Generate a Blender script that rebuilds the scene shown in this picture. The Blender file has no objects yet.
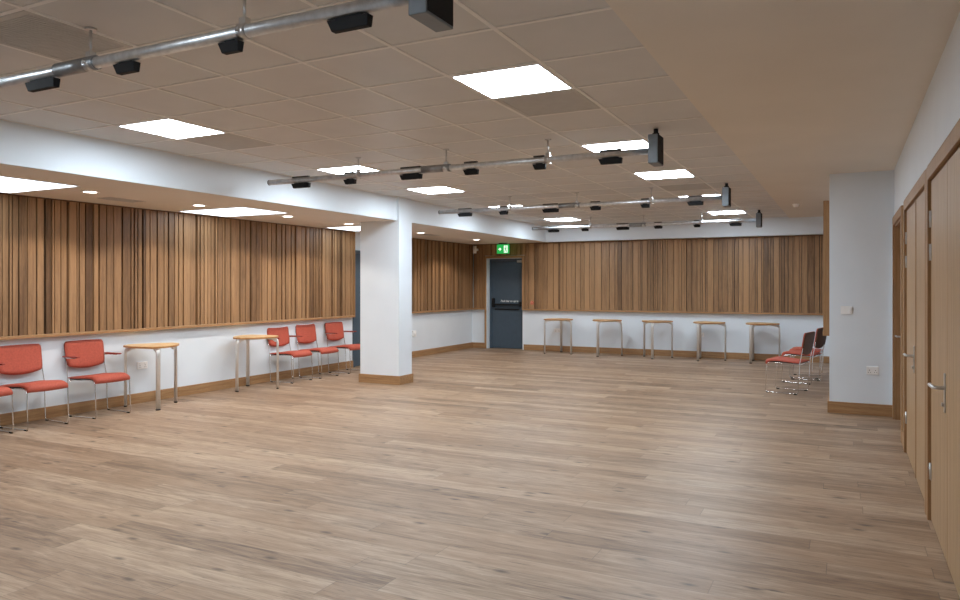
import bpy, bmesh, math, random
from mathutils import Vector, Matrix
random.seed(7)
S = bpy.context.scene
COL = S.collection
PI = math.pi

# ------------------------------------------------------------------ room measures
XL, XR, YF, YB = -7.63, 0.46, 14.75, -2.2      # left, right, far, back
ZC, ZS = 2.6825, 2.35                          # ceiling, lowered soffit
XBEAM = -5.742                                 # inner face of the left bulkhead
YBEAM = 14.5
GX, GY, T = 0.4296*.6, 0.3606*.6, .6           # ceiling grid origin and pitch
XP = -0.942                                    # edge of the plaster strip
XBLK, YBLK = -0.17, 9.02                       # corner of the projecting right block

# ------------------------------------------------------------------ materials
def new_mat(name):
    m = bpy.data.materials.new(name); m.use_nodes = True
    nt = m.node_tree; nt.nodes.clear()
    out = nt.nodes.new('ShaderNodeOutputMaterial')
    b = nt.nodes.new('ShaderNodeBsdfPrincipled')
    nt.links.new(b.outputs[0], out.inputs[0])
    return m, nt, b
def N(nt, t, **k):
    n = nt.nodes.new(t)
    for a, v in k.items(): setattr(n, a, v)
    return n
def L(nt, a, b): nt.links.new(a, b)
def M2(nt, op, a, b=None, c=None):
    n = N(nt, 'ShaderNodeMath', operation=op)
    for i, v in enumerate((a, b, c)):
        if v is None: continue
        if isinstance(v, (int, float)): n.inputs[i].default_value = v
        else: L(nt, v, n.inputs[i])
    return n.outputs[0]
def ramp(nt, fac, stops):
    r = N(nt, 'ShaderNodeValToRGB')
    el = r.color_ramp.elements
    while len(el) < len(stops): el.new(.5)
    for e, (p, c) in zip(el, stops): e.position = p; e.color = (*c, 1)
    L(nt, fac, r.inputs[0]); return r.outputs[0]
def mix(nt, fac, a, b, mode='MIX'):
    n = N(nt, 'ShaderNodeMix', data_type='RGBA', blend_type=mode)
    for i, v in ((0, fac), (6, a), (7, b)):
        if isinstance(v, (int, float)): n.inputs[i].default_value = v
        elif isinstance(v, tuple): n.inputs[i].default_value = (*v, 1)
        else: L(nt, v, n.inputs[i])
    return n.outputs[2]
def lin(r, g, b):
    f = lambda c: (c/255/12.92 if c/255 <= .04045 else ((c/255+.055)/1.055)**2.4)
    return (f(r), f(g), f(b))

def plain(name, col, rough=.6, metal=0., var=.06, scale=12., bump=0., spec=.5):
    m, nt, b = new_mat(name)
    tc = N(nt, 'ShaderNodeTexCoord'); nz = N(nt, 'ShaderNodeTexNoise')
    nz.inputs['Scale'].default_value = scale; nz.inputs['Detail'].default_value = 3
    L(nt, tc.outputs['Object'], nz.inputs['Vector'])
    c = ramp(nt, nz.outputs['Fac'], [(.3, tuple(x*(1-var) for x in col)), (.7, tuple(min(1, x*(1+var)) for x in col))])
    L(nt, c, b.inputs['Base Color'])
    b.inputs['Roughness'].default_value = rough; b.inputs['Metallic'].default_value = metal
    b.inputs['Specular IOR Level'].default_value = spec
    if bump:
        bp = N(nt, 'ShaderNodeBump'); bp.inputs['Strength'].default_value = bump; bp.inputs['Distance'].default_value = .002
        n2 = N(nt, 'ShaderNodeTexNoise'); n2.inputs['Scale'].default_value = scale*20
        L(nt, tc.outputs['Object'], n2.inputs['Vector']); L(nt, n2.outputs['Fac'], bp.inputs['Height']); L(nt, bp.outputs[0], b.inputs['Normal'])
    return m
def wood(name, dark, light, axis=2, rough=.5, stretch=14., scale=3., tone=False, spec=.4):
    """grain running along the given axis; tone = per-board variation read from the mesh"""
    m, nt, b = new_mat(name)
    tc = N(nt, 'ShaderNodeTexCoord'); mp = N(nt, 'ShaderNodeMapping')
    sc = [stretch]*3; sc[axis] = 1.
    mp.inputs['Scale'].default_value = sc
    L(nt, tc.outputs['Object'], mp.inputs['Vector'])
    vec = mp.outputs[0]
    if tone:
        at = N(nt, 'ShaderNodeAttribute', attribute_name='tone')
        ad = N(nt, 'ShaderNodeVectorMath', operation='ADD')
        sc2 = N(nt, 'ShaderNodeVectorMath', operation='SCALE'); sc2.inputs[3].default_value = 37.
        cmb = N(nt, 'ShaderNodeCombineXYZ')
        for i in range(3): L(nt, at.outputs['Fac'], cmb.inputs[i])
        L(nt, cmb.outputs[0], sc2.inputs[0]); L(nt, vec, ad.inputs[0]); L(nt, sc2.outputs[0], ad.inputs[1]); vec = ad.outputs[0]
    n1 = N(nt, 'ShaderNodeTexNoise'); n1.inputs['Scale'].default_value = scale; n1.inputs['Detail'].default_value = 6; n1.inputs['Distortion'].default_value = .6
    L(nt, vec, n1.inputs['Vector'])
    n2 = N(nt, 'ShaderNodeTexNoise'); n2.inputs['Scale'].default_value = scale*7; n2.inputs['Detail'].default_value = 4
    L(nt, vec, n2.inputs['Vector'])
    f = M2(nt, 'ADD', M2(nt, 'MULTIPLY', n1.outputs['Fac'], .65), M2(nt, 'MULTIPLY', n2.outputs['Fac'], .35))
    if tone:
        f = M2(nt, 'ADD', M2(nt, 'MULTIPLY', M2(nt, 'SUBTRACT', f, .5), .9), at.outputs['Fac'])
        c = ramp(nt, f, [(0., tuple(x*.55 for x in dark)), (.3, dark), (.72, light), (1., tuple(min(1, x*1.2) for x in light))])
    else:
        c = ramp(nt, f, [(.32, dark), (.68, light)])
    L(nt, c, b.inputs['Base Color'])
    b.inputs['Roughness'].default_value = rough; b.inputs['Specular IOR Level'].default_value = spec
    bp = N(nt, 'ShaderNodeBump'); bp.inputs['Strength'].default_value = .15; bp.inputs['Distance'].default_value = .001
    L(nt, n2.outputs['Fac'], bp.inputs['Height']); L(nt, bp.outputs[0], b.inputs['Normal'])
    return m
def emit(name, col, st, base=(.8, .8, .8)):
    m, nt, b = new_mat(name)
    b.inputs['Base Color'].default_value = (*base, 1)
    b.inputs['Emission Color'].default_value = (*col, 1); b.inputs['Emission Strength'].default_value = st
    return m

def floor_mat():
    m, nt, b = new_mat('oak_planks')
    tc = N(nt, 'ShaderNodeTexCoord'); sp = N(nt, 'ShaderNodeSeparateXYZ'); L(nt, tc.outputs['Object'], sp.inputs[0])
    x, y = sp.outputs[0], sp.outputs[1]
    PW, PL = .165, 1.9
    ry = M2(nt, 'DIVIDE', y, PW); row = M2(nt, 'FLOOR', ry); fy = M2(nt, 'FRACT', ry)
    wn = N(nt, 'ShaderNodeTexWhiteNoise', noise_dimensions='1D'); L(nt, row, wn.inputs['W'])
    rx = M2(nt, 'ADD', M2(nt, 'DIVIDE', x, PL), M2(nt, 'MULTIPLY', wn.outputs['Value'], 7.3))
    colm = M2(nt, 'FLOOR', rx); fx = M2(nt, 'FRACT', rx)
    cb = N(nt, 'ShaderNodeCombineXYZ'); L(nt, row, cb.inputs[0]); L(nt, colm, cb.inputs[1])
    w2 = N(nt, 'ShaderNodeTexWhiteNoise', noise_dimensions='2D'); L(nt, cb.outputs[0], w2.inputs['Vector'])
    tone = w2.outputs['Value']
    # grain coordinates, shifted plank by plank
    gv = N(nt, 'ShaderNodeCombineXYZ')
    L(nt, M2(nt, 'ADD', x, M2(nt, 'MULTIPLY', tone, 53.)), gv.inputs[0])
    L(nt, M2(nt, 'MULTIPLY', y, 9.), gv.inputs[1]); L(nt, M2(nt, 'MULTIPLY', tone, 11.), gv.inputs[2])
    g1 = N(nt, 'ShaderNodeTexNoise'); g1.inputs['Scale'].default_value = 2.2; g1.inputs['Detail'].default_value = 7; g1.inputs['Roughness'].default_value = .62; g1.inputs['Distortion'].default_value = .8
    L(nt, gv.outputs[0], g1.inputs['Vector'])
    gv2 = N(nt, 'ShaderNodeVectorMath', operation='MULTIPLY'); gv2.inputs[1].default_value = (1, 2.6, 1); L(nt, gv.outputs[0], gv2.inputs[0])
    g2 = N(nt, 'ShaderNodeTexNoise'); g2.inputs['Scale'].default_value = 7.; g2.inputs['Detail'].default_value = 5
    L(nt, gv2.outputs[0], g2.inputs['Vector'])
    # knots
    kv = N(nt, 'ShaderNodeVectorMath', operation='MULTIPLY'); kv.inputs[1].default_value = (1.9, .50, 1); L(nt, gv.outputs[0], kv.inputs[0])
    k = N(nt, 'ShaderNodeTexVoronoi'); k.inputs['Scale'].default_value = 2.; L(nt, kv.outputs[0], k.inputs['Vector'])
    wk = N(nt, 'ShaderNodeTexWhiteNoise', noise_dimensions='3D'); L(nt, k.outputs['Position'], wk.inputs['Vector'])
    kn = N(nt, 'ShaderNodeMapRange'); kn.inputs[1].default_value = .03; kn.inputs[2].default_value = .22; kn.inputs[3].default_value = 1; kn.inputs[4].default_value = 0
    L(nt, k.outputs['Distance'], kn.inputs[0])
    knot = M2(nt, 'MULTIPLY', kn.outputs[0], M2(nt, 'GREATER_THAN', wk.outputs['Value'], .45))
    f = M2(nt, 'ADD', M2(nt, 'ADD', M2(nt, 'MULTIPLY', g1.outputs['Fac'], .62), M2(nt, 'MULTIPLY', g2.outputs['Fac'], .42)), M2(nt, 'MULTIPLY', M2(nt, 'SUBTRACT', tone, .5), .17))
    c = ramp(nt, f, [(.33, FL[0]), (.45, FL[1]), (.55, FL[2]), (.70, FL[3])])
    w3 = N(nt, 'ShaderNodeTexWhiteNoise', noise_dimensions='2D')
    cb2 = N(nt, 'ShaderNodeCombineXYZ'); L(nt, colm, cb2.inputs[0]); L(nt, row, cb2.inputs[1]); L(nt, cb2.outputs[0], w3.inputs['Vector'])
    c = mix(nt, M2(nt, 'MULTIPLY', w3.outputs['Value'], .35), c, FL[4], 'MIX')
    # short dark flecks and checks along the grain
    fv = N(nt, 'ShaderNodeVectorMath', operation='MULTIPLY'); fv.inputs[1].default_value = (1.3, 1.0, 1); L(nt, gv.outputs[0], fv.inputs[0])
    fk = N(nt, 'ShaderNodeTexNoise'); fk.inputs['Scale'].default_value = 5.; fk.inputs['Detail'].default_value = 8; fk.inputs['Roughness'].default_value = .72
    L(nt, fv.outputs[0], fk.inputs['Vector'])
    fm = N(nt, 'ShaderNodeMapRange'); fm.inputs[1].default_value = .58; fm.inputs[2].default_value = .68; L(nt, fk.outputs['Fac'], fm.inputs[0])
    c = mix(nt, M2(nt, 'MULTIPLY', fm.outputs[0], .6), c, FL[5])
    c = mix(nt, M2(nt, 'MULTIPLY', knot, .85), c, FL[5])
    ey = M2(nt, 'MINIMUM', fy, M2(nt, 'SUBTRACT', 1., fy)); ex = M2(nt, 'MINIMUM', fx, M2(nt, 'SUBTRACT', 1., fx))
    gap = M2(nt, 'MAXIMUM', M2(nt, 'LESS_THAN', ey, .011), M2(nt, 'LESS_THAN', ex, .0012))
    c = mix(nt, M2(nt, 'MULTIPLY', gap, .42), c, (.06, .045, .035))
    L(nt, c, b.inputs['Base Color'])
    ro = M2(nt, 'ADD', .36, M2(nt, 'MULTIPLY', g2.outputs['Fac'], .16)); L(nt, ro, b.inputs['Roughness'])
    b.inputs['Specular IOR Level'].default_value = .42
    bp = N(nt, 'ShaderNodeBump'); bp.inputs['Strength'].default_value = .25; bp.inputs['Distance'].default_value = .0015
    L(nt, M2(nt, 'SUBTRACT', g2.outputs['Fac'], M2(nt, 'MULTIPLY', gap, 2.)), bp.inputs['Height']); L(nt, bp.outputs[0], b.inputs['Normal'])
    return m
FL = [lin(98, 76, 57), lin(135, 109, 87), lin(159, 133, 109), lin(188, 163, 138), lin(160, 126, 96), lin(64, 47, 36)]

MAT = dict(
    wall=plain('white_wall_paint', (.77, .83, .89), .7, var=.015, scale=3, bump=.05),
    ceil=plain('white_ceiling_paint', (.79, .745, .675), .75, var=.02, scale=2),
    tile=plain('metal_ceiling_tile', (.67, .67, .665), .42, var=.03, scale=3, bump=.03, spec=.4),
    tbar=plain('ceiling_grid_paint', (.86, .85, .83), .5, var=.02),
    vent=plain('perforated_tile', (.58, .57, .55), .55, var=.04),
    floor=floor_mat(),
    clad=wood('slatted_timber', lin(100, 73, 50), lin(168, 130, 93), 2, .42, 16, 2.2, tone=True),
    cladback=plain('dark_backing', (.035, .024, .017), .8),
    oak_x=wood('oak_trim_along_x', lin(142, 105, 70), lin(182, 142, 100), 0, .45, 18, 2.5),
    oak_y=wood('oak_trim_along_y', lin(142, 105, 70), lin(182, 142, 100), 1, .45, 18, 2.5),
    oak_z=wood('oak_trim_upright', lin(146, 109, 73), lin(180, 141, 100), 2, .45, 18, 2.5),
    door=wood('oak_veneer', lin(156, 123, 86), lin(188, 155, 116), 2, .42, 22, 1.6),
    doord=wood('dark_oak_veneer', lin(96, 66, 42), lin(128, 92, 60), 2, .45, 22, 1.6),
    grey=plain('slate_blue_paint', lin(66, 82, 96), .5, var=.05),
    chrome=plain('chrome', (.80, .80, .80), .16, 1., var=.02),
    steel=plain('brushed_steel', (.66, .66, .66), .32, 1., var=.04),
    galv=plain('galvanised_steel', (.74, .76, .78), .38, .85, var=.12, scale=25),
    alu=plain('satin_aluminium', (.78, .77, .75), .38, .6, var=.03),
    black=plain('black_plastic', (.012, .012, .013), .65, var=.1, spec=.2),
    dark=plain('dark_bracket', (.06, .055, .05), .55, var=.1),
    sleeve=plain('dull_steel', (.34, .35, .36), .4, .8, var=.15, scale=25),
    boxgrey=plain('grey_metal_box', (.17, .19, .21), .42, .3, var=.1),
    fabric=plain('terracotta_upholstery', lin(180, 82, 62), .7, var=.12, scale=60, bump=.3),
    arm=plain('dark_red_armpad', lin(150, 52, 38), .5),
    shell=wood('dark_chair_shell', lin(62, 38, 26), lin(92, 58, 38), 2, .65, 8, 6, spec=.2),
    beech=wood('beech_table_top', lin(205, 165, 115), lin(226, 190, 142), 0, .4, 10, 4),
    edge=wood('beech_edge', lin(168, 118, 70), lin(192, 142, 90), 0, .45, 10, 4),
    white=plain('white_plastic', (.90, .90, .90), .4, var=.01),
    lightface=emit('led_panel_glow', (.80, .91, 1.0), 35.),
    softface=emit('soffit_panel_glow', (.74, .88, 1.0), 5.),
    downface=emit('downlight_glow', (1., .93, .84), 14.),
    exitgreen=emit('exit_green', (.02, .55, .10), .7, (.01, .12, .03)),
    exitwhite=emit('exit_white', (.9, 1., .9), 1.1),
    red=plain('pale_red_button', lin(214, 130, 108), .4),
    glow=plain('sign_lettering', (.75, .78, .78), .5),
)

# ------------------------------------------------------------------ mesh helpers
class MB:
    def __init__(s): s.bm = bmesh.new(); s.tones = []
    def box(s, x0, x1, y0, y1, z0, z1):
        v = [s.bm.verts.new(p) for p in ((x0,y0,z0),(x1,y0,z0),(x1,y1,z0),(x0,y1,z0),(x0,y0,z1),(x1,y0,z1),(x1,y1,z1),(x0,y1,z1))]
        for f in ((0,3,2,1),(4,5,6,7),(0,1,5,4),(1,2,6,5),(2,3,7,6),(3,0,4,7)): s.bm.faces.new([v[i] for i in f])
        return s
    def hexa(s, pts):
        v = [s.bm.verts.new(p) for p in pts]
        for f in ((0,3,2,1),(4,5,6,7),(0,1,5,4),(1,2,6,5),(2,3,7,6),(3,0,4,7)): s.bm.faces.new([v[i] for i in f])
        return s
    def tube(s, path, r, seg=10, r2=None, closed=False, side=None):
        """round (or oval, r2 across `side`) tube along a polyline"""
        P = [Vector(p) for p in path]; n = len(P); rings = []
        up = None
        for i in range(n):
            a = P[i]-P[i-1] if i else P[1]-P[0]; b = P[i+1]-P[i] if i < n-1 else a
            t = (a.normalized()+b.normalized()); t = t.normalized() if t.length > 1e-6 else a.normalized()
            if side is not None: u = Vector(side)
            elif up is None: u = t.orthogonal()
            else: u = up
            u = (u - t*u.dot(t)).normalized(); up = u; w = t.cross(u)
            k = 1/max(.5, math.cos(a.angle(b)/2)) if a.length and b.length else 1
            rings.append([s.bm.verts.new(P[i]+u*((r2 or r)*math.cos(q*2*PI/seg))+w*(r*math.sin(q*2*PI/seg))) for q in range(seg)])
        for i in range(n-1):
            for q in range(seg):
                f = s.bm.faces.new((rings[i][q], rings[i][(q+1)%seg], rings[i+1][(q+1)%seg], rings[i+1][q])); f.smooth = True
        s.bm.faces.new(rings[0][::-1]); s.bm.faces.new(rings[-1])
        return s
    def prism(s, pts, z0, z1, smooth=False):
        a = [s.bm.verts.new((x, y, z0)) for x, y in pts]; b = [s.bm.verts.new((x, y, z1)) for x, y in pts]
        s.bm.faces.new(a[::-1]); s.bm.faces.new(b); n = len(pts)
        for i in range(n):
            f = s.bm.faces.new((a[i], a[(i+1)%n], b[(i+1)%n], b[i])); f.smooth = smooth
        return s
    def cyl(s, c, r, z0, z1, seg=24, r1=None):
        r1 = r if r1 is None else r1
        a = [s.bm.verts.new((c[0]+r*math.cos(i*2*PI/seg), c[1]+r*math.sin(i*2*PI/seg), z0)) for i in range(seg)]
        b = [s.bm.verts.new((c[0]+r1*math.cos(i*2*PI/seg), c[1]+r1*math.sin(i*2*PI/seg), z1)) for i in range(seg)]
        s.bm.faces.new(a[::-1]); s.bm.faces.new(b)
        for i in range(seg):
            f = s.bm.faces.new((a[i], a[(i+1)%seg], b[(i+1)%seg], b[i])); f.smooth = True
        return s
    def ring(s, c, r0, r1, z0, z1, seg=28):
        V = [[s.bm.verts.new((c[0]+r*math.cos(i*2*PI/seg), c[1]+r*math.sin(i*2*PI/seg), z)) for i in range(seg)] for r, z in ((r0,z0),(r1,z0),(r1,z1),(r0,z1))]
        for k in range(4):
            for i in range(seg): s.bm.faces.new((V[k][i], V[k][(i+1)%seg], V[(k+1)%4][(i+1)%seg], V[(k+1)%4][i]))
        return s
    def dome(s, c, r, h, axis='z', seg=18, rings=6, sgn=1):
        prev = None
        for j in range(rings+1):
            a = j*PI/2/rings; rr, hh = r*math.cos(a), sgn*h*math.sin(a)
            pts = []
            for i in range(seg):
                u, v = rr*math.cos(i*2*PI/seg), rr*math.sin(i*2*PI/seg)
                p = (c[0]+u, c[1]+v, c[2]+hh) if axis == 'z' else ((c[0]+u, c[1]+hh, c[2]+v) if axis == 'y' else (c[0]+hh, c[1]+u, c[2]+v))
                pts.append(s.bm.verts.new(p))
            if prev:
                for i in range(seg):
                    f = s.bm.faces.new((prev[i], prev[(i+1)%seg], pts[(i+1)%seg], pts[i])); f.smooth = True
            else: s.bm.faces.new(pts)
            prev = pts
        return s
    def obj(s, name, mat, parent=None, bevel=0, sub=0, loc=None):
        bmesh.ops.remove_doubles(s.bm, verts=s.bm.verts, dist=1e-6)
        bmesh.ops.recalc_face_normals(s.bm, faces=s.bm.faces)
        me = bpy.data.meshes.new(name); s.bm.to_mesh(me); s.bm.free()
        me.materials.append(MAT[mat])
        o = bpy.data.objects.new(name, me); COL.objects.link(o)
        if parent is not None: o.parent = parent
        if loc is not None: o.location = loc
        if bevel:
            m = o.modifiers.new('bevel', 'BEVEL'); m.width = bevel; m.segments = 2; m.limit_method = 'ANGLE'
        if sub:
            m = o.modifiers.new('sub', 'SUBSURF'); m.levels = sub; m.render_levels = sub
        return o
def tag(o, label, cat, group=None, kind=None):
    o['label'] = label; o['category'] = cat
    if group: o['group'] = group
    if kind: o['kind'] = kind
    return o
def thing(name, label, cat, loc=(0,0,0), rz=0, group=None):
    o = bpy.data.objects.new(name, None); COL.objects.link(o); o.empty_display_size = .1
    o.location = loc; o.rotation_euler = (0, 0, rz)
    return tag(o, label, cat, group)
def dup(root, loc, rz, label, group=None):
    r = root.copy(); COL.objects.link(r); r.location = loc; r.rotation_euler = (0, 0, rz); r['label'] = label
    if group: r['group'] = group
    for ch in list(root.children):
        c = ch.copy(); COL.objects.link(c); c.parent = r
        for g in list(ch.children):
            d = g.copy(); COL.objects.link(d); d.parent = c
    return r
def fillet(pts, r, n=5):
    """round the corners of a 3-D polyline"""
    P = [Vector(p) for p in pts]; out = [P[0]]
    for i in range(1, len(P)-1):
        a, b, c = P[i-1], P[i], P[i+1]
        u, v = (a-b), (c-b); d = min(r, u.length*.45, v.length*.45)
        p, q = b+u.normalized()*d, b+v.normalized()*d
        for k in range(n+1):
            t = k/n; out.append(p*(1-t)**2 + b*2*t*(1-t) + q*t*t)
    out.append(P[-1]); return out

# ------------------------------------------------------------------ SETTING
def struct(mb, name, mat, label, cat, parent=None, bevel=0):
    o = mb.obj(name, mat, parent, bevel)
    if parent is None: tag(o, label, cat, kind='structure')
    return o
struct(MB().box(XL-.2, XR+.3, YB-.2, YF+.3, -.1, 0), 'floor', 'floor', 'greyish brown oak plank floor across the whole hall', 'floor')
# the ceiling: tiled field, plaster strip
ceiling = struct(MB().box(XBEAM-.02, XP, YB, YF, ZC, ZC+.1), 'ceiling', 'tile', 'suspended tiled ceiling with square panels in a pale grid', 'ceiling')
MB().box(XP, XR+.2, YB, YF+.2, ZC-.018, ZC+.1).obj('plaster_strip', 'ceil', ceiling)
g = MB()
for n in range(-10, -2):
    x = GX+n*T; g.box(x-.012, x+.012, YB, YBEAM, ZC-.005, ZC+.002)
n = math.ceil((YB-GY)/T)
while GY+n*T < YBEAM:
    y = GY+n*T; g.box(XBEAM, XP, y-.012, y+.012, ZC-.0045, ZC+.002); n += 1
g.obj('grid_bars', 'tbar', ceiling)

# bulkheads
struct(MB().box(XL-.2, XBEAM, YB, YF+.2, ZS, ZC+.12), 'ceiling_soffit', 'ceil', 'lowered plaster ceiling strip above the left wall', 'soffit')
bulk = struct(MB().box(XBEAM-.02, XBEAM+.004, YB, YBEAM, ZS-.0015, ZC), 'bulkhead_left', 'wall', 'long white bulkhead face along the left of the tiled ceiling', 'bulkhead')
struct(MB().box(XBEAM, XR, YBEAM, YF+.2, ZS, ZC), 'bulkhead_far', 'wall', 'white bulkhead band above the far timber cladding', 'bulkhead')

# walls
DL0, DL1, DLH = 10.24, 11.25, 2.03         # left wall door opening
w = MB(); w.box(XL-.2, XL, YB, DL0, 0, ZS); w.box(XL-.2, XL, DL1, YF+.2, 0, ZS); w.box(XL-.2, XL, DL0, DL1, DLH, ZS)
wall_left = struct(w, 'wall_left', 'wall', 'white left wall below and behind the timber cladding', 'wall')
DF0, DF1, DFH = -7.24, -6.37, 2.03         # far fire door opening
w = MB(); w.box(XL, DF0, YF, YF+.2, 0, ZS); w.box(DF1, XBLK, YF, YF+.2, 0, ZS); w.box(DF0, DF1, YF, YF+.2, DFH, ZS)
wall_far = struct(w, 'wall_far', 'wall', 'white far wall below the timber cladding', 'wall')
struct(MB().box(XBLK, XR+.3, YBLK, YF+.2, 0, ZC), 'wall_block', 'wall', 'grey white projecting wall block right of the stacked chairs', 'wall')
D3 = (7.62, 8.88); D2 = (5.33, 7.15); D1 = (3.36, 5.16); DH = 2.07   # openings along the right wall
w = MB()
for a, b in ((YB, D1[0]), (D1[1], D2[0]), (D2[1], D3[0]), (D3[1], YBLK)): w.box(XR, XR+.3, a, b, 0, ZC)
for a, b in (D1, D2, D3): w.box(XR, XR+.3, a, b, DH, ZC)
struct(w, 'wall_right', 'wall', 'pale wall above and between the oak doors on the right', 'wall')
struct(MB().box(XL-.2, XR+.3, YB-.2, YB, 0, ZC), 'wall_back', 'wall', 'white wall behind the viewer', 'wall')

# column
col = struct(MB().box(-6.375, -5.70, 8.745, 9.085, 0, ZC), 'column', 'wall', 'square white column standing free under the left bulkhead', 'column')
b = MB(); e = .017
for x0, x1, y0, y1 in ((-6.375-e, -5.70+e, 8.745-e, 8.745), (-6.375-e, -5.70+e, 9.085, 9.085+e), (-6.375-e, -6.375, 8.745, 9.085), (-5.70, -5.70+e, 8.745, 9.085)): b.box(x0, x1, y0, y1, 0, .125)
b.obj('skirting', 'oak_x', col, .002)

# baseboards
HB = .122
struct(MB().box(XL, XL+.018, YB, DL0-.0, 0, HB).box(XL, XL+.018, DL1+.0, YF, 0, HB), 'baseboard_left', 'oak_y', 'oak skirting along the left wall', 'skirting', bevel=.003)
struct(MB().box(XL+.018, DF0-.02, YF-.018, YF, 0, HB).box(DF1+.02, XBLK, YF-.018, YF, 0, HB), 'baseboard_far', 'oak_x', 'oak skirting along the far wall', 'skirting', bevel=.003)
struct(MB().box(XBLK-.018, XR-.0, YBLK-.018, YBLK, 0, HB+.005).box(XBLK-.018, XBLK, YBLK, YF-.02, 0, HB+.005), 'baseboard_block', 'oak_x', 'oak skirting around the projecting wall block', 'skirting', bevel=.003)
struct(MB().box(XR-.018, XR, D2[1]+.075, D3[0]-.075, 0, HB).box(XR-.018, XR, D3[1]+.075, YBLK-.02, 0, HB).box(XR-.018, XR, YB, D1[0]-.075, 0, HB), 'baseboard_right', 'oak_y', 'short oak skirting between the right-hand doors', 'skirting', bevel=.003)

# timber cladding: boards of mixed width, depth and tone on a dark backing
ZK0, ZK1 = .905, 2.335
def cladding(parent, a, b, place, axis, skip=None, gs=1., ws=1., mean=.54, sd=.085):
    """place(u, depth) -> (x, y) ; boards from u=a to u=b"""
    bm = bmesh.new(); lay = bm.faces.layers.float.new('tone')
    u = a
    while u < b-.02:
        r = random.random()
        wd = random.uniform(.018, .03) if r < .36 else (random.uniform(.042, .062) if r < .66 else random.uniform(.068, .10))
        gap = random.choice((.010, .013, .016, .022)); dp = random.choice((.026, .034, .034, .042)) if wd > .03 else random.choice((.03, .045))
        wd *= ws; gap *= gs; u1 = min(u+wd, b)
        z0 = ZK0
        if skip and u1 > skip[0] and u < skip[1]: z0 = skip[2]
        (x0, y0), (x1, y1) = place(u, 0), place(u1, dp)
        xs, ys = sorted((x0, x1)), sorted((y0, y1))
        v = [bm.verts.new(p) for p in ((xs[0],ys[0],z0),(xs[1],ys[0],z0),(xs[1],ys[1],z0),(xs[0],ys[1],z0),(xs[0],ys[0],ZK1),(xs[1],ys[0],ZK1),(xs[1],ys[1],ZK1),(xs[0],ys[1],ZK1))]
        t = min(.85, max(.25, random.gauss(mean, sd)))
        for f in ((0,3,2,1),(4,5,6,7),(0,1,5,4),(1,2,6,5),(2,3,7,6),(3,0,4,7)):
            fc = bm.faces.new([v[i] for i in f]); fc[lay] = t
        u = u1+gap
    bmesh.ops.recalc_face_normals(bm, faces=bm.faces)
    me = bpy.data.meshes.new('timber_cladding'); bm.to_mesh(me); bm.free(); me.materials.append(MAT['clad'])
    o = bpy.data.objects.new('timber_cladding', me); COL.objects.link(o); o.parent = parent
    return o
BK = .012
for a, b in ((YB, DL0-.03), (DL1+.05, YF-.02)):
    MB().box(XL, XL+BK, a, b, ZK0, ZK1).obj('cladding_backing', 'cladback', wall_left)
    cladding(wall_left, a, b, lambda u, d: (XL+BK+d*1.0, u), 1)
    MB().box(XL, XL+.085, a, b, ZK0-.032, ZK0).obj('cladding_sill', 'oak_y', wall_left, .003)
    MB().box(XL, XL+.035, a, b, ZK1, ZS).obj('top_rail', 'doord', wall_left)
MB().box(XL, XL+.07, DL0-.03, DL0-.012, ZK0-.032, ZS).obj('end_trim', 'oak_z', wall_left, .002)
MB().box(XL, XL+.07, DL1+.03, DL1+.05, ZK0-.032, ZS).obj('end_trim', 'oak_z', wall_left, .002)
MB().box(XL+.06, DF0-.07, YF-BK, YF, ZK0, ZK1).box(DF1+.06, XBLK-.06, YF-BK, YF, ZK0, ZK1).box(DF0-.07, DF1+.06, YF-BK, YF, DFH+.06, ZK1).obj('cladding_backing', 'cladback', wall_far)
cladding(wall_far, XL+.06, DF0-.07, lambda u, d: (u, YF-BK-d), 0, None, .55, 1.25, .60, .11)
cladding(wall_far, DF0-.07, DF1+.06, lambda u, d: (u, YF-BK-d), 0, (-99, 99, DFH+.06), .55, 1.25, .60, .11)
cladding(wall_far, DF1+.06, XBLK-.06, lambda u, d: (u, YF-BK-d), 0, None, .55, 1.25, .60, .11)
MB().box(XL+.085, DF0-.05, YF-.085, YF, ZK0-.032, ZK0).box(DF1+.04, XBLK-.06, YF-.085, YF, ZK0-.032, ZK0).obj('cladding_sill', 'oak_x', wall_far, .003)
MB().box(XL, XBLK, YF-.035, YF, ZK1, ZS).obj('top_rail', 'doord', wall_far)
# cladding on the block's inner side, closed by an upright oak post
blk = bpy.data.objects['wall_block']
MB().box(XBLK-BK, XBLK, YBLK+.05, YF-.06, ZK0, ZK1).obj('cladding_backing', 'cladback', blk)
cladding(blk, YBLK+.06, YF-.06, lambda u, d: (XBLK-BK-d, u), 1)
MB().box(XBLK-.07, XBLK, YBLK+.06, YF-.09, ZK0-.032, ZK0).obj('cladding_sill', 'oak_y', blk, .003)
MB().box(XBLK-.062, XBLK+.0, YBLK+.0, YBLK+.05, ZK0-.032, 2.37).obj('end_post', 'oak_z', blk, .003)
MB().box(XBLK-.068, XBLK-.0, YBLK+.001, YBLK+.056, ZK0-.05, ZK0-.025).obj('post_foot', 'oak_z', blk, .003)

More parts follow.
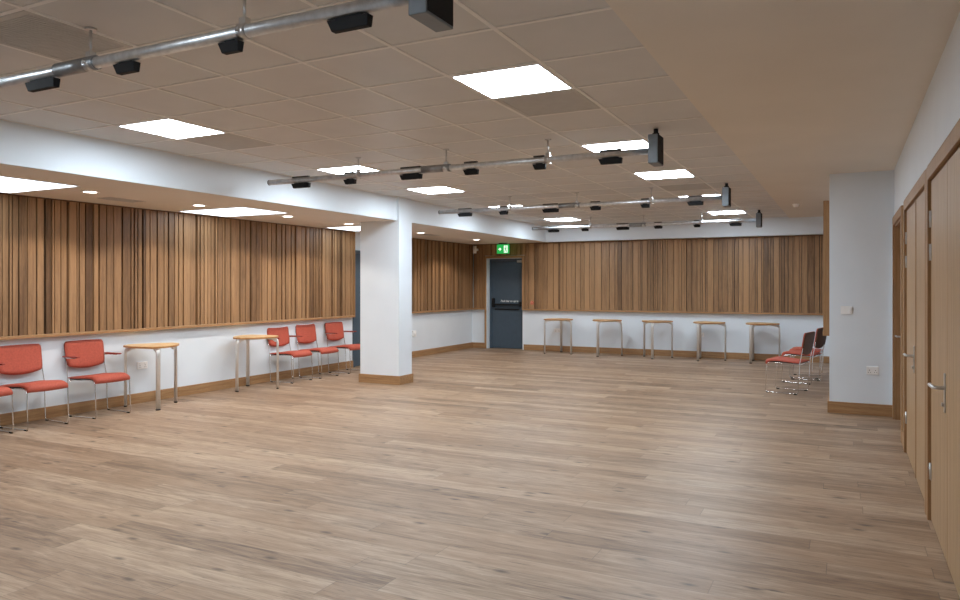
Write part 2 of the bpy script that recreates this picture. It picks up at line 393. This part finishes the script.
# ------------------------------------------------------------------ DOORS
def oak_double(name, d, label, hy, strip=False):
    a, b = d; m = .04
    root = thing(name, label, 'door', (XR, (a+b)/2, 0)); root['kind'] = 'structure'
    o = Vector((XR, (a+b)/2, 0))
    def pt(mb, nm, mat, par, bev=0):
        ob = mb.obj(nm, mat, None, bev); ob.data.transform(Matrix.Translation(-o)); ob.parent = par; return ob
    f = MB()
    for y0, y1 in ((a-.07, a+.012), (b-.012, b+.07)): f.box(XR-.022, XR, y0, y1, 0, DH+.07)
    f.box(XR-.022, XR, a+.012, b-.012, DH-.012, DH+.07)
    pt(f, 'architrave', 'oak_z', root, .003)
    l = MB(); l.box(XR, XR+.14, a, a+.014, 0, DH).box(XR, XR+.14, b-.014, b, 0, DH).box(XR, XR+.14, a+.014, b-.014, DH-.014, DH)
    l.box(XR+.06, XR+.14, a+.014, a+.04, 0, DH-.014).box(XR+.06, XR+.14, b-.04, b-.014, 0, DH-.014)
    pt(l, 'door_lining', 'oak_z', root)
    mid = hy - (.13 if strip else .075)
    for k, (y0, y1) in enumerate(((a+.019, mid-.003), (mid+.004, b-.024))):
        lf = pt(MB().box(XR-.004, XR+.042, y0, y1, .008, DH-.024), 'door_leaf', 'door', root, .002)
        hyy = b-.022 if k else a+.017
        for hz in (.30, 1.62, 1.82):
            pt(MB().box(XR-.008, XR-.003, hyy-.03, hyy+.004, hz-.05, hz+.05).tube([(XR-.009, hyy, hz-.05), (XR-.009, hyy, hz+.05)], .006, 8), 'hinge', 'steel', lf)
        if k:
            if strip: pt(MB().box(XR-.0085, XR-.004, mid-.03, mid+.012, .008, DH-.024), 'meeting_strip', 'oak_z', lf, .002)
            hp = MB().box(XR-.010, XR-.004, hy-.022, hy+.022, .765, .965); hp = pt(hp, 'handle', 'steel', lf, .002)
            # lever and cylinder belong to the same handle mesh
            bmh = bmesh.new(); bmh.from_mesh(hp.data)
            t = MB().tube(fillet([(XR-.006, hy, .89), (XR-.058, hy, .89), (XR-.062, hy+.13, .89)], .02), .0105, 10).tube([(XR-.022, hy, .805), (XR-.006, hy, .805)], .011, 12)
            tm = bpy.data.meshes.new('t'); t.bm.to_mesh(tm); tm.transform(Matrix.Translation(-o)); bmh.from_mesh(tm); bmh.to_mesh(hp.data); bmh.free()
    return root
oak_double('door_1', D1, 'nearest oak double door in the right wall, cut by the picture edge', 4.43)
oak_double('door_2', D2, 'middle oak double door in the right wall with a visible centre seam', 6.34, True)
def door3():
    a, b = D3; root = thing('door_3', 'farthest right-hand oak doorway, deeply recessed, beside the white wall block', 'door', (XR, (a+b)/2, 0)); root['kind'] = 'structure'
    o = Vector((XR, (a+b)/2, 0))
    def pt(mb, nm, mat, par, bev=0):
        ob = mb.obj(nm, mat, None, bev); ob.data.transform(Matrix.Translation(-o)); ob.parent = par; return ob
    f = MB()
    for y0, y1 in ((a-.07, a+.012), (b-.012, b+.07)): f.box(XR-.02, XR, y0, y1, 0, DH+.07)
    f.box(XR-.02, XR, a+.012, b-.012, DH-.012, DH+.07); pt(f, 'architrave', 'oak_z', root, .003)
    l = MB().box(XR, XR+.26, a, a+.03, 0, DH).box(XR, XR+.26, b-.03, b, 0, DH).box(XR, XR+.26, a+.03, b-.03, DH-.03, DH)
    pt(l, 'door_lining', 'oak_z', root)
    lf = pt(MB().box(XR+.06, XR+.105, a+.034, b-.034, .008, DH-.036), 'door_leaf', 'doord', root, .002)
    pt(MB().tube(fillet([(XR+.06, b-.32, .895), (XR+.00, b-.32, .895), (XR-.003, b-.20, .895)], .02), .01, 10).box(XR+.053, XR+.06, b-.345, b-.295, .80, .96), 'handle', 'steel', lf)
door3()
# fire door in the far wall
def fire_door():
    a, b = DF0, DF1; yl = YF+.10
    root = thing('door_4', 'slate blue fire door with panic bar in the far wall', 'door', ((a+b)/2, YF, 0)); root['kind'] = 'structure'
    o = Vector(((a+b)/2, YF, 0))
    def pt(mb, nm, mat, par, bev=0):
        ob = mb.obj(nm, mat, None, bev); ob.data.transform(Matrix.Translation(-o)); ob.parent = par; return ob
    pt(MB().box(a-.05, a-.0, YF-.06, YF, 0, DFH+.045).box(b, b+.045, YF-.06, YF, ZK0-.03, DFH+.045).box(a-.05, b+.045, YF-.062, YF, DFH, DFH+.05), 'door_surround', 'oak_z', root, .002)
    pt(MB().box(a, a+.012, YF-.058, YF+.16, 0, DFH).box(b-.012, b, YF-.0, YF+.16, 0, DFH).box(a+.012, b-.012, YF, YF+.16, DFH-.012, DFH), 'reveal', 'wall', root)
    fr = MB().box(a+.012, a+.06, yl-.02, yl+.06, 0, DFH-.012).box(b-.06, b-.012, yl-.02, yl+.06, 0, DFH-.012).box(a+.06, b-.06, yl-.02, yl+.06, DFH-.07, DFH-.012)
    pt(fr, 'frame', 'grey', root, .002)
    lf = pt(MB().box(a+.063, b-.063, yl, yl+.05, .01, DFH-.073), 'door_leaf', 'grey', root, .002)
    pt(MB().box(a+.08, a+.14, yl-.05, yl, .93, 1.13).box(b-.13, b-.08, yl-.05, yl, .95, 1.05).box(a+.14, b-.13, yl-.06, yl-.03, .97, 1.01).box(a+.14, b-.13, yl-.03, yl-.001, .87, .90), 'panic_bar', 'black', lf, .004)
    pt(MB().box(b-.16, b-.05, yl-.07, yl-.02, DFH-.10, DFH-.05), 'door_closer', 'steel', lf, .004)
    cu = bpy.data.curves.new('t', 'FONT'); cu.body = 'Push bar to open'; cu.size = .062; cu.align_x = 'CENTER'; cu.shear = .25; cu.offset = .002
    to = bpy.data.objects.new('t', cu); COL.objects.link(to); dg = bpy.context.evaluated_depsgraph_get()
    me = bpy.data.meshes.new_from_object(to.evaluated_get(dg)); bpy.data.objects.remove(to)
    me.transform(Matrix.Translation((0.06, yl-.003-YF, 1.05)) @ Matrix.Rotation(PI/2, 4, 'X')); me.materials.clear(); me.materials.append(MAT['glow'])
    tx = bpy.data.objects.new('lettering', me); COL.objects.link(tx); tx.parent = lf
fire_door()
def left_door():
    a, b = DL0, DL1
    root = thing('door_5', 'slate blue door in the left wall, mostly hidden behind the column', 'door', (XL, (a+b)/2, 0)); root['kind'] = 'structure'
    o = Vector((XL, (a+b)/2, 0))
    def pt(mb, nm, mat, par, bev=0):
        ob = mb.obj(nm, mat, None, bev); ob.data.transform(Matrix.Translation(-o)); ob.parent = par; return ob
    pt(MB().box(XL-.12, XL+.02, a, a+.05, 0, DLH).box(XL-.12, XL+.02, b-.05, b, 0, DLH).box(XL-.12, XL+.02, a+.05, b-.05, DLH-.05, DLH), 'frame', 'grey', root, .002)
    lf = pt(MB().box(XL-.07, XL-.02, a+.052, b-.052, .008, DLH-.052), 'door_leaf', 'grey', root, .002)
    pt(MB().tube(fillet([(XL-.02, b-.13, 1.0), (XL+.035, b-.13, 1.0), (XL+.035, b-.26, 1.0)], .02), .01, 10), 'handle', 'steel', lf)
left_door()

# ------------------------------------------------------------------ CEILING LIGHTS AND VENTS
def led_panel(ix, iy, label):
    x, y = GX+(ix+.5)*T, GY+(iy+.5)*T
    r = thing('ceiling_light', label, 'ceiling light', (x, y, ZC), 0, 'square light panels in the tiled ceiling')
    h = .288
    MB().box(-h, h, -h, -h+.012, -.009, 0).box(-h, h, h-.012, h, -.009, 0).box(-h, -h+.012, -h+.012, h-.012, -.009, 0).box(h-.012, h, -h+.012, h-.012, -.009, 0).obj('frame', 'white', r)
    MB().box(-h+.012, h-.012, -h+.012, h-.012, -.006, -.001).obj('diffuser', 'lightface', r)
    return r
names = {(-9,6): 'square light panel in the tiled ceiling nearest the left bulkhead, front of the left row',
 (-4,6): 'largest square light panel in the tiled ceiling, front of the right row',
 (-9,10): 'square light panel in the left row, above the left end of the second lighting bar',
 (-4,10): 'square light panel behind the right end of the second lighting bar',
 (-9,13): 'square light panel third in the left row, above the column top',
 (-4,13): 'square light panel third in the right row, between the second and third lighting bars',
 (-9,17): 'square light panel fourth in the left row, behind the third lighting bar',
 (-4,17): 'square light panel fourth in the right row, beside the third bar end box',
 (-9,21): 'farthest square light panel of the left row, above the fourth lighting bar',
 (-4,21): 'farthest square light panel of the right row, above the fourth lighting bar',
 (-5,1): 'unseen square light panel added overhead to brighten the nearest lighting bar', (-9,2): 'square light panel overhead near the left bulkhead beside the viewer'}  # panel off both rows is added out of view to light the nearest bar
for (ix, iy), lb in names.items(): led_panel(ix, iy, lb)

def vent_tile(ix, iy, label):
    x, y = GX+(ix+.5)*T, GY+(iy+.5)*T
    r = thing('ceiling_vent', label, 'vent', (x, y, ZC), 0, 'perforated vent tiles in the ceiling')
    h = .284
    MB().box(-h, h, -h, -h+.03, -.006, 0).box(-h, h, h-.03, h, -.006, 0).box(-h, -h+.03, -h+.03, h-.03, -.006, 0).box(h-.03, h, -h+.03, h-.03, -.006, 0).obj('frame', 'vent', r)
    m = MB(); n = 30; q = h-.03
    for k in range(n):
        y0 = -q+2*q*k/n; m.box(-q, q, y0, y0+2*q/n*.72, -.004, -.001)
    m.obj('grille', 'vent', r)
vent_tile(-9, 7, 'dark perforated ceiling vent behind the front left light panel')
vent_tile(-4, 7, 'dark perforated ceiling vent behind the largest light panel')
vent_tile(-4, 15, 'dark perforated ceiling vent behind the third right light panel')
vent_tile(-7, 3, 'dark perforated ceiling vent above the nearest lighting bar')

for (x0, x1, y0, y1, lb) in ((-7.47, -6.38, 3.56, 4.38, 'wide bright panel in the lowered soffit, cut by the left picture edge'),
                             (-7.45, -6.36, 6.40, 7.20, 'wide bright panel in the lowered soffit above the gap between the tables'),
                             (-7.45, -6.36, 9.27, 10.07, 'wide bright panel in the lowered soffit, half hidden by the column')):
    cx, cy = (x0+x1)/2, (y0+y1)/2; hx, hy = (x1-x0)/2, (y1-y0)/2
    r = thing('soffit_light', lb, 'ceiling light', (cx, cy, ZS), 0, 'bright panels in the lowered soffit')
    MB().box(-hx, hx, -hy, -hy+.015, -.008, 0).box(-hx, hx, hy-.015, hy, -.008, 0).box(-hx, -hx+.015, -hy+.015, hy-.015, -.008, 0).box(hx-.015, hx, -hy+.015, hy-.015, -.008, 0).obj('frame', 'white', r)
    MB().box(-hx+.015, hx-.015, -hy+.015, hy-.015, -.006, -.001).obj('diffuser', 'softface', r)
DLS = (4.70, 6.06, 7.56, 8.90, 10.98, 13.14)
dn = ('round downlight in the soffit beside the left-edge bright panel', 'round downlight in the soffit left of the middle bright panel',
      'round downlight in the soffit right of the middle bright panel', 'round downlight in the soffit just left of the column',
      'round downlight in the soffit just right of the column', 'round downlight in the soffit nearest the green exit sign')
for y, lb in zip(DLS, dn):
    r = thing('downlight', lb, 'downlight', (-6.70, y, ZS), 0, 'round downlights in the lowered soffit')
    MB().ring((0, 0), .062, .085, -.006, 0).obj('rim', 'white', r)
    MB().cyl((0, 0), .062, -.004, -.001).obj('lamp_face', 'downface', r)
    la = bpy.data.lights.new('downlight_lamp', 'SPOT'); la.energy = 48; la.color = (1., .90, .78); la.spot_size = math.radians(138); la.spot_blend = .28; la.shadow_soft_size = .04
    lo = bpy.data.objects.new('downlight_lamp', la); COL.objects.link(lo); lo.parent = r; lo.location = (0, 0, -.012)
for x0, x1, y0, y1, lb in ((-7.13, -6.91, 5.08, 5.52, 'slim dark air grille in the soffit near the left-edge panel'), (-6.95, -6.73, 11.35, 11.75, 'slim dark air grille in the soffit right of the column')):
    r = thing('air_grille', lb, 'vent', ((x0+x1)/2, (y0+y1)/2, ZS), 0, 'air grilles in the soffit')
    hx, hy = (x1-x0)/2, (y1-y0)/2
    MB().box(-hx, hx, -hy, hy, -.003, 0).obj('frame', 'vent', r)
    m = MB()
    for k in range(8):
        q = -hx+.02+k*(2*hx-.04)/8; m.box(q, q+.012, -hy+.02, hy-.02, -.008, -.003)
    m.obj('slats', 'vent', r)

# ------------------------------------------------------------------ LIGHTING BARS
ZP, RP = 2.508, .028
def lighting_bar(Y, label, dx=0., dark_plates=True):
    r = thing('lighting_bar', label, 'lighting bar', (dx, Y, ZP), 0, 'steel lighting bars hung from the ceiling')
    p = MB().tube([(-5.455, 0, 0), (-1.41, 0, 0)], RP, 18).obj('pipe', 'galv', r)
    MB().tube([(-5.465, 0, 0), (-5.455, 0, 0)], RP+.001, 18).obj('end_cap', 'dark', p)
    for x, w in ((-5.035, .23), (-4.412, .14), (-3.698, .24), (-3.055, .15), (-2.385, .12), (-1.75, .20)):
        m = MB().hexa([(x-w/2+.02, -.014, -.080), (x+w/2-.004, -.014, -.080), (x+w/2-.004, .016, -.080), (x-w/2+.02, .016, -.080),
                       (x-w/2, -.02, -.034), (x+w/2, -.02, -.034), (x+w/2, .02, -.034), (x-w/2, .02, -.034)])
        m.box(x-w/2+.03, x+w/2-.03, -.010, .010, -.036, -RP+.004)
        so = m.obj('socket_box', 'black', r, .003)
        if dark_plates: MB().box(x-w/2+.01, x+w/2-.01, -.018, .018, RP-.004, RP+.012).obj('dark_plate', 'dark', so, .003)  # dark plate along the pipe top over each socket box
    MB().tube([(-3.57, 0, .002), (-3.27, 0, .002)], RP+.007, 18).obj('joint_sleeve', 'sleeve', r)
    top = ZC-ZP
    for x in (-4.311, -3.315, -2.304):
        cl = MB().tube([(x-.022, 0, 0), (x+.022, 0, 0)], RP+.007, 18).box(x-.018, x+.018, -.016, .016, RP, RP+.03).tube([(x, -.045, 0), (x, .045, 0)], .009, 8).obj('clamp', 'steel', r)
        MB().tube([(x, 0, RP+.02), (x, 0, top-.006)], .0068, 8).obj('drop_rod', 'steel', cl)
        MB().cyl((x, 0), .028, top-.010, top).obj('ceiling_plate', 'steel', cl)
    bx = MB().box(-1.412, -1.335, -.105, .095, -.115, .115).obj('end_box', 'boxgrey', r, .004)
    MB().box(-1.3352, -1.332, -.098, .088, -.105, .115).tube([(-1.336, -.03, .06), (-1.328, -.03, .06)], .012, 12).tube([(-1.336, .03, .0), (-1.328, .03, .0)], .012, 12).obj('cover_plate', 'black', bx)
    MB().tube([(-1.373, 0, .115), (-1.373, 0, top)], .018, 14).cyl((-1.373, 0), .027, .115, .14).obj('conduit', 'black', bx)
lighting_bar(2.33, 'nearest steel lighting bar crossing the top left of the picture', 0., False)
lighting_bar(5.88, 'second steel lighting bar, ending beside the plain white light panel')
lighting_bar(9.40, 'third steel lighting bar, starting right of the column', .05)
lighting_bar(12.95, 'farthest steel lighting bar, in front of the far white bulkhead', .07)

# ------------------------------------------------------------------ CHAIRS
GCH = 'terracotta chairs along the left wall'
def make_chair(label, arms, group):
    r = thing('stacking_chair', label, 'chair', (0, 0, 0), 0, group)
    W = .228
    # seat cushion: waterfall front, built as a swept profile
    prof_t = [(-.205, .428), (-.12, .434), (0, .444), (.11, .453), (.175, .454), (.212, .443), (.233, .420), (.236, .392), (.222, .374)]
    prof_b = [(-.205, .410), (-.12, .412), (0, .420), (.11, .424), (.165, .418), (.19, .402), (.203, .390), (.208, .380), (.214, .372)]
    bm = MB(); ny = 13; G = []
    for j in range(ny):
        u = -1+2*j/(ny-1); y = u*W; edge = 1-max(0, abs(u)-.82)/.18*.55
        a = []; b = []
        for (xt, zt), (xb, zb) in zip(prof_t, prof_b):
            zz = zb+(zt-zb)*edge; dip = -.006*(1-u*u)
            ty = 1-.10*(xt+.205)/.44; a.append(bm.bm.verts.new((xt-.012*max(0, abs(u)-.8)/.2, y*ty, zz+dip))); b.append(bm.bm.verts.new((xb, y*ty, zb)))
        G.append((a, b))
    k = len(prof_t)
    for j in range(ny-1):
        for i in range(k-1):
            f = bm.bm.faces.new((G[j][0][i], G[j][0][i+1], G[j+1][0][i+1], G[j+1][0][i])); f.smooth = True
            bm.bm.faces.new((G[j][1][i], G[j+1][1][i], G[j+1][1][i+1], G[j][1][i+1]))
        bm.bm.faces.new((G[j][0][0], G[j+1][0][0], G[j+1][1][0], G[j][1][0])); bm.bm.faces.new((G[j][0][-1], G[j][1][-1], G[j+1][1][-1], G[j+1][0][-1]))
    for j in (0, ny-1):
        for i in range(k-1): bm.bm.faces.new((G[j][0][i], G[j][1][i], G[j][1][i+1], G[j][0][i+1]))
    seat = bm.obj('seat', 'fabric', r)
    MB().hexa([(-.2, -W+.012, .401), (.17, -W+.03, .41), (.17, W-.03, .41), (-.2, W-.012, .401), (-.2, -W+.012, .410), (.17, -W+.03, .420), (.17, W-.03, .420), (-.2, W-.012, .410)]).obj('seat_shell', 'black', seat)
    # backrest: bowed panel, leaning back, rounded top corners and convex lower edge
    def back(name, mat, par, d0, d1, inset):
        bm = MB(); nu, nv = 17, 13; F = []; R = []
        for q in range(nv):
            v = q/(nv-1); fr = []; rr = []
            for p in range(nu):
                u = -1+2*p/(nu-1)
                rc = .22; dv = min(v, 1-v); wd = (.225+.008*v)-inset
                cut = (rc-math.sqrt(max(0, rc*rc-(rc-min(dv, rc))**2)))*.10 if dv < rc else 0
                y = u*(wd-cut)
                zlo = .535-.030*(1-u*u)+inset; zhi = .806+.004*(1-u*u)-inset
                z = zlo+(zhi-zlo)*v
                xb = -.232-(z-.52)*.17-.010*(1-u*u)
                edge = 1 if 0 < q < nv-1 and 0 < p < nu-1 else .35
                fr.append(bm.bm.verts.new((xb+d1*edge if d1 > 0 else xb+d1, y, z))); rr.append(bm.bm.verts.new((xb+d0, y, z)))
            F.append(fr); R.append(rr)
        for q in range(nv-1):
            for p in range(nu-1):
                f = bm.bm.faces.new((F[q][p], F[q][p+1], F[q+1][p+1], F[q+1][p])); f.smooth = True
                f = bm.bm.faces.new((R[q][p], R[q+1][p], R[q+1][p+1], R[q][p+1])); f.smooth = True
        for p in range(nu-1):
            bm.bm.faces.new((F[0][p], R[0][p], R[0][p+1], F[0][p+1])); bm.bm.faces.new((F[-1][p], F[-1][p+1], R[-1][p+1], R[-1][p]))
        for q in range(nv-1):
            bm.bm.faces.new((F[q][0], F[q+1][0], R[q+1][0], R[q][0])); bm.bm.faces.new((F[q][-1], R[q][-1], R[q+1][-1], F[q+1][-1]))
        return bm.obj(name, mat, par)
    bk = back('backrest', 'fabric', r, 0, .022, 0)
    back('back_shell', 'shell', bk, -.012, -.001, .004)
    # sled frames: upright, rear leg, runner, front leg, seat rail in one bent rod
    for s in (-1, 1):
        y = s*(W+.004); yi = s*(W-.022); yf = s*(W*.90+.002)
        path = fillet([(-.268, yi, .70), (-.243, s*(W-.004), .56), (-.215, y, .40), (-.195, y, .008), (.225, yf, .008), (.205, yf, .385), (.155, s*(W-.03), .402), (-.215, s*(W-.012), .395)], .03, 4)
        fr = MB().tube(path, .0058, 8).obj('side_frame', 'chrome', r)
        for fx, fy in ((-.165, y), (.19, yf)): MB().box(fx-.02, fx+.02, fy-.008, fy+.008, .0, .012).obj('glide', 'black', fr)
    MB().tube([(-.20, -W, .388), (-.20, W, .388)], .0058, 8).obj('cross_bar', 'chrome', r)
    MB().tube([(.12, -W+.026, .400), (.12, W-.026, .400)], .0058, 8).obj('cross_bar', 'chrome', r)
    if arms:
        for s in (-1, 1):
            y = s*(W+.022)
            ar = MB().hexa([(-.25, y-.022, .640), (.0, y-.018, .640), (.0, y+.018, .640), (-.25, y+.022, .640), (-.25, y-.022, .655), (.0, y-.018, .655), (.0, y+.018, .655), (-.25, y+.022, .655)]).obj('armrest', 'arm', r, .006)
            MB().tube(fillet([(-.27, s*(W-.01), .632), (-.20, y, .636), (-.06, y, .636)], .02), .0055, 8).obj('arm_bracket', 'chrome', ar)
    return r
XCH = -7.335
ca = make_chair('terracotta chair with armrests standing right of the other near chairs, beside the near small table', True, GCH); ca.location = (XCH, 5.265, 0)
cp = make_chair('armless terracotta chair second from the left picture edge', False, GCH); cp.location = (XCH, 4.545, 0)
dup(ca, (XCH-.015, 4.0, 0), 0, 'terracotta chair cut off by the left picture edge', GCH)
dup(ca, (XCH-.03, 8.39, 0), 0, 'terracotta chair partly behind the second small table by the left wall', GCH)
dup(cp, (XCH-.02, 9.01, 0), 0, 'armless terracotta chair in the middle of the far three by the left wall', GCH)
dup(ca, (XCH, 9.70, 0), 0, 'terracotta chair with armrests nearest the column, beside the blue door', GCH)
# three chairs by the right block, facing away to the left
GST = 'terracotta chairs in a row behind the white wall block'
dup(cp, (-.70, 10.52, 0), PI-.22, 'foremost terracotta chair by the white wall block, its chrome sled legs in full view', GST)
dup(cp, (-.585, 11.70, 0), PI-.24, 'terracotta chair behind the foremost one, its dark back shell beside the upright oak post', GST)
dup(cp, (-.55, 12.36, 0), PI-.06, 'rearmost terracotta chair behind the white wall block, nearest the far tables', GST)

# ------------------------------------------------------------------ TABLES
GT = 'small three-legged tables against the walls'
def make_table(label):
    r = thing('small_table', label, 'table', (0, 0, 0), 0, GT)
    R = .325; V = [Vector((R*math.cos(a), R*math.sin(a))) for a in (PI/2, PI/2+2*PI/3, PI/2+4*PI/3)]
    side = (V[0]-V[1]).length; pts = []
    for k in range(3):                       # arc opposite vertex k, corners nipped off at the legs
        c = V[k]; dv = V[(k+1)%3]-c; a0 = math.atan2(dv.y, dv.x)
        for i in range(13):
            t = a0+.10+(PI/3-.20)*i/12; pts.append((c.x+side*1.045*math.cos(t), c.y+side*1.045*math.sin(t)))
    t = MB().prism(pts, .702, .724).obj('table_top', 'beech', r, .002)
    MB().prism([(x*1.006, y*1.006) for x, y in pts], .7015, .7195).obj('edge_band', 'edge', t)
    for k in range(3):
        a = PI/2+k*2*PI/3; d = Vector((math.cos(a), math.sin(a), 0)); sd = (-math.sin(a), math.cos(a), 0)
        P = lambda rr, z: tuple(d*rr+Vector((0, 0, z)))
        lg = MB().tube(fillet([P(.318, .012), P(.318, .686), P(.20, .686)], .05, 6), .0150, 14, r2=.025, side=sd).obj('leg', 'alu', r)
        MB().tube([P(.318, 0), P(.318, .013)], .0160, 14, r2=.026, side=sd).obj('foot', 'black', lg)
        q = MB(); w = .045
        s = Vector(sd)
        q.hexa([tuple(d*.285-s*w*.4+Vector((0,0,.645))), tuple(d*.302-s*.02+Vector((0,0,.645))), tuple(d*.302+s*.02+Vector((0,0,.645))), tuple(d*.285+s*w*.4+Vector((0,0,.645))),
                tuple(d*.21-s*w+Vector((0,0,.7015))), tuple(d*.300-s*.034+Vector((0,0,.7015))), tuple(d*.300+s*.034+Vector((0,0,.7015))), tuple(d*.21+s*w+Vector((0,0,.7015)))])
        q.obj('corner_bracket', 'white', lg, .003)
    # tie rails under the top
    for k in range(3):
        a, b = V[k]*.62, V[(k+1)%3]*.62
        MB().tube([(a.x, a.y, .69), (b.x, b.y, .69)], .009, 8).obj('under_rail', 'alu', r)
    return r
t1 = make_table('small three-legged table by the left wall, right of the two near chairs'); t1.location = (-7.27, 5.90, 0); t1.rotation_euler = (0, 0, 0)
YT = 14.33
dup(t1, (-7.27, 7.53, 0), PI/3, 'small three-legged table by the left wall, in front of the far three chairs', GT)
for x, a, lb in ((-5.37, 12, 'leftmost of the five small tables along the far wall, nearest the fire door'),
                 (-4.36, 46, 'second small table from the fire door along the far wall'),
                 (-3.34, 60, 'middle one of the five small tables along the far wall'),
                 (-2.36, 36, 'fourth small table from the fire door along the far wall'),
                 (-1.41, 32, 'rightmost of the five small tables along the far wall, nearest the row of three chairs')):
    a = math.radians(a)
    dup(t1, (x, YT, 0), a, lb, GT)

# ------------------------------------------------------------------ SMALL WALL AND CEILING ITEMS
# exit sign
r = thing('exit_sign', 'green illuminated exit sign hanging above the slate blue fire door', 'sign', (-6.70, 14.42, ZS))
sg = MB().box(-.145, .145, -.014, .014, -.235, -.035).obj('sign_panel', 'exitgreen', r, .002)
MB().box(-.10, .10, -.02, .02, -.035, 0).obj('mounting', 'dark', r, .003)
ar = MB()
ar.bm.faces.new([ar.bm.verts.new((x, -.0155, z)) for x, z in ((-.105,-.128),(-.075,-.128),(-.075,-.100),(-.035,-.138),(-.075,-.176),(-.075,-.148),(-.105,-.148))])
ar.obj('arrow_mark', 'exitwhite', sg)
m = MB().box(.025, .115, -.0165, -.0145, -.215, -.060); m.obj('doorway_mark', 'exitwhite', sg)
m = MB().tube([(.075, -.0175, -.078), (.075, -.0165, -.078)], .014, 12)
m.tube([(.073, -.017, -.100), (.066, -.017, -.150)], .012, 6).tube([(.066, -.017, -.150), (.092, -.017, -.172), (.088, -.017, -.205)], .008, 6).tube([(.066, -.017, -.150), (.052, -.017, -.180), (.030, -.017, -.190)], .008, 6).tube([(.073, -.017, -.105), (.048, -.017, -.118), (.036, -.017, -.138)], .006, 6).tube([(.073, -.017, -.105), (.098, -.017, -.122), (.108, -.017, -.112)], .006, 6)
m.obj('running_figure_mark', 'exitgreen', sg)

# white cylinder near the inner corner
r = thing('wall_speaker', 'small white cylinder fixed high in the corner left of the exit sign', 'speaker', (-7.46, 14.54, 2.14))
MB().cyl((0, 0), .042, 0, .17, 20).obj('body', 'white', r)
MB().box(-.015, .015, .03, YF-BK-.045-14.54, .06, .11).obj('bracket', 'white', r)

# smoke detector
r = thing('smoke_detector', 'round pale smoke detector on the plaster ceiling near the far wall', 'detector', (-.69, 12.12, ZC-.018))
MB().cyl((0, 0), .052, -.014, 0, 24).obj('base', 'white', r)
MB().cyl((0, 0), .034, -.045, -.014, 24, r1=.046).obj('sensor_head', 'white', r)

def plate(name, label, cat, c, w, h, face, kind):
    """wall plate: face 'y' looks to -Y, 'x' looks to +X"""
    r = thing(name, label, cat, c, 0 if face == 'y' else PI/2)
    MB().box(-w/2, w/2, -.011, 0, -h/2, h/2).obj('face_plate', 'white', r, .003)
    if kind == 'switch':
        for x in (-w/4, w/4): MB().box(x-.012, x+.012, -.016, -.011, -.022, .022).obj('rocker', 'white', r, .002)
    elif kind == 'socket':
        for x in (-w/4, w/4):
            MB().box(x-.008, x+.008, -.0145, -.011, .014, .030).obj('rocker', 'white', r, .001)
            MB().box(x-.003, x+.003, -.0118, -.0108, -.002, .008).box(x-.014, x-.007, -.0118, -.0108, -.022, -.016).box(x+.007, x+.014, -.0118, -.0108, -.022, -.016).obj('pin_holes', 'black', r)
    return r
plate('light_switch', 'white double light switch high on the projecting wall block', 'switch', (.002, YBLK, 1.145), .118, .09, 'y', 'switch')
plate('power_socket', 'white double power socket low on the projecting wall block', 'socket', (.255, YBLK, .49), .118, .09, 'y', 'socket')
plate('power_socket', 'white double power socket behind the near small table on the left wall', 'socket', (XL, 6.03, .45), .146, .086, 'x', 'socket')
plate('power_socket', 'white double power socket behind the leftmost far table', 'socket', (-5.56, YF, .45), .146, .086, 'y', 'socket')
plate('power_socket', 'white double power socket behind the fourth far table', 'socket', (-2.57, YF, .45), .146, .086, 'y', 'socket')
r = thing('call_point', 'small round pale red call button beside the fire door', 'button', (-6.13, YF-.06, 1.04))
MB().tube([(0, 0, 0), (0, .02, 0)], .044, 20).obj('back_plate', 'red', r)
MB().dome((0, 0, 0), .038, .03, 'y', sgn=-1).obj('button_dome', 'red', r)
r = thing('wall_sensor', 'small white box on the left wall just right of the column', 'sensor', (XL, 12.22, .47), PI/2)
MB().box(-.06, .06, -.035, 0, -.06, .06).obj('body', 'white', r, .008)
MB().dome((0, -.035, 0), .025, .014, 'y', sgn=-1).obj('lens', 'white', r)

# ------------------------------------------------------------------ CAMERA AND RENDER LOOK
cd = bpy.data.cameras.new('camera'); cam = bpy.data.objects.new('camera', cd); COL.objects.link(cam)
cam.location = (0, 0, 1.42); cam.rotation_euler = (PI/2, 0, .46676)
cd.sensor_width = 36; cd.lens = 727.1/960*36; cd.shift_y = -14.6/960; cd.clip_end = 100
S.camera = cam
wd = bpy.data.worlds.new('world'); S.world = wd; wd.use_nodes = True
wd.node_tree.nodes['Background'].inputs[0].default_value = (.5, .55, .6, 1); wd.node_tree.nodes['Background'].inputs[1].default_value = .05
S.view_settings.view_transform = 'Standard'; S.view_settings.look = 'None'; S.view_settings.gamma = 1; S.view_settings.use_curve_mapping = False
S.view_settings.exposure = 0.0
S.cycles.use_denoising = True
S.cycles.max_bounces = 10; S.cycles.diffuse_bounces = 6; S.cycles.sample_clamp_indirect = 4
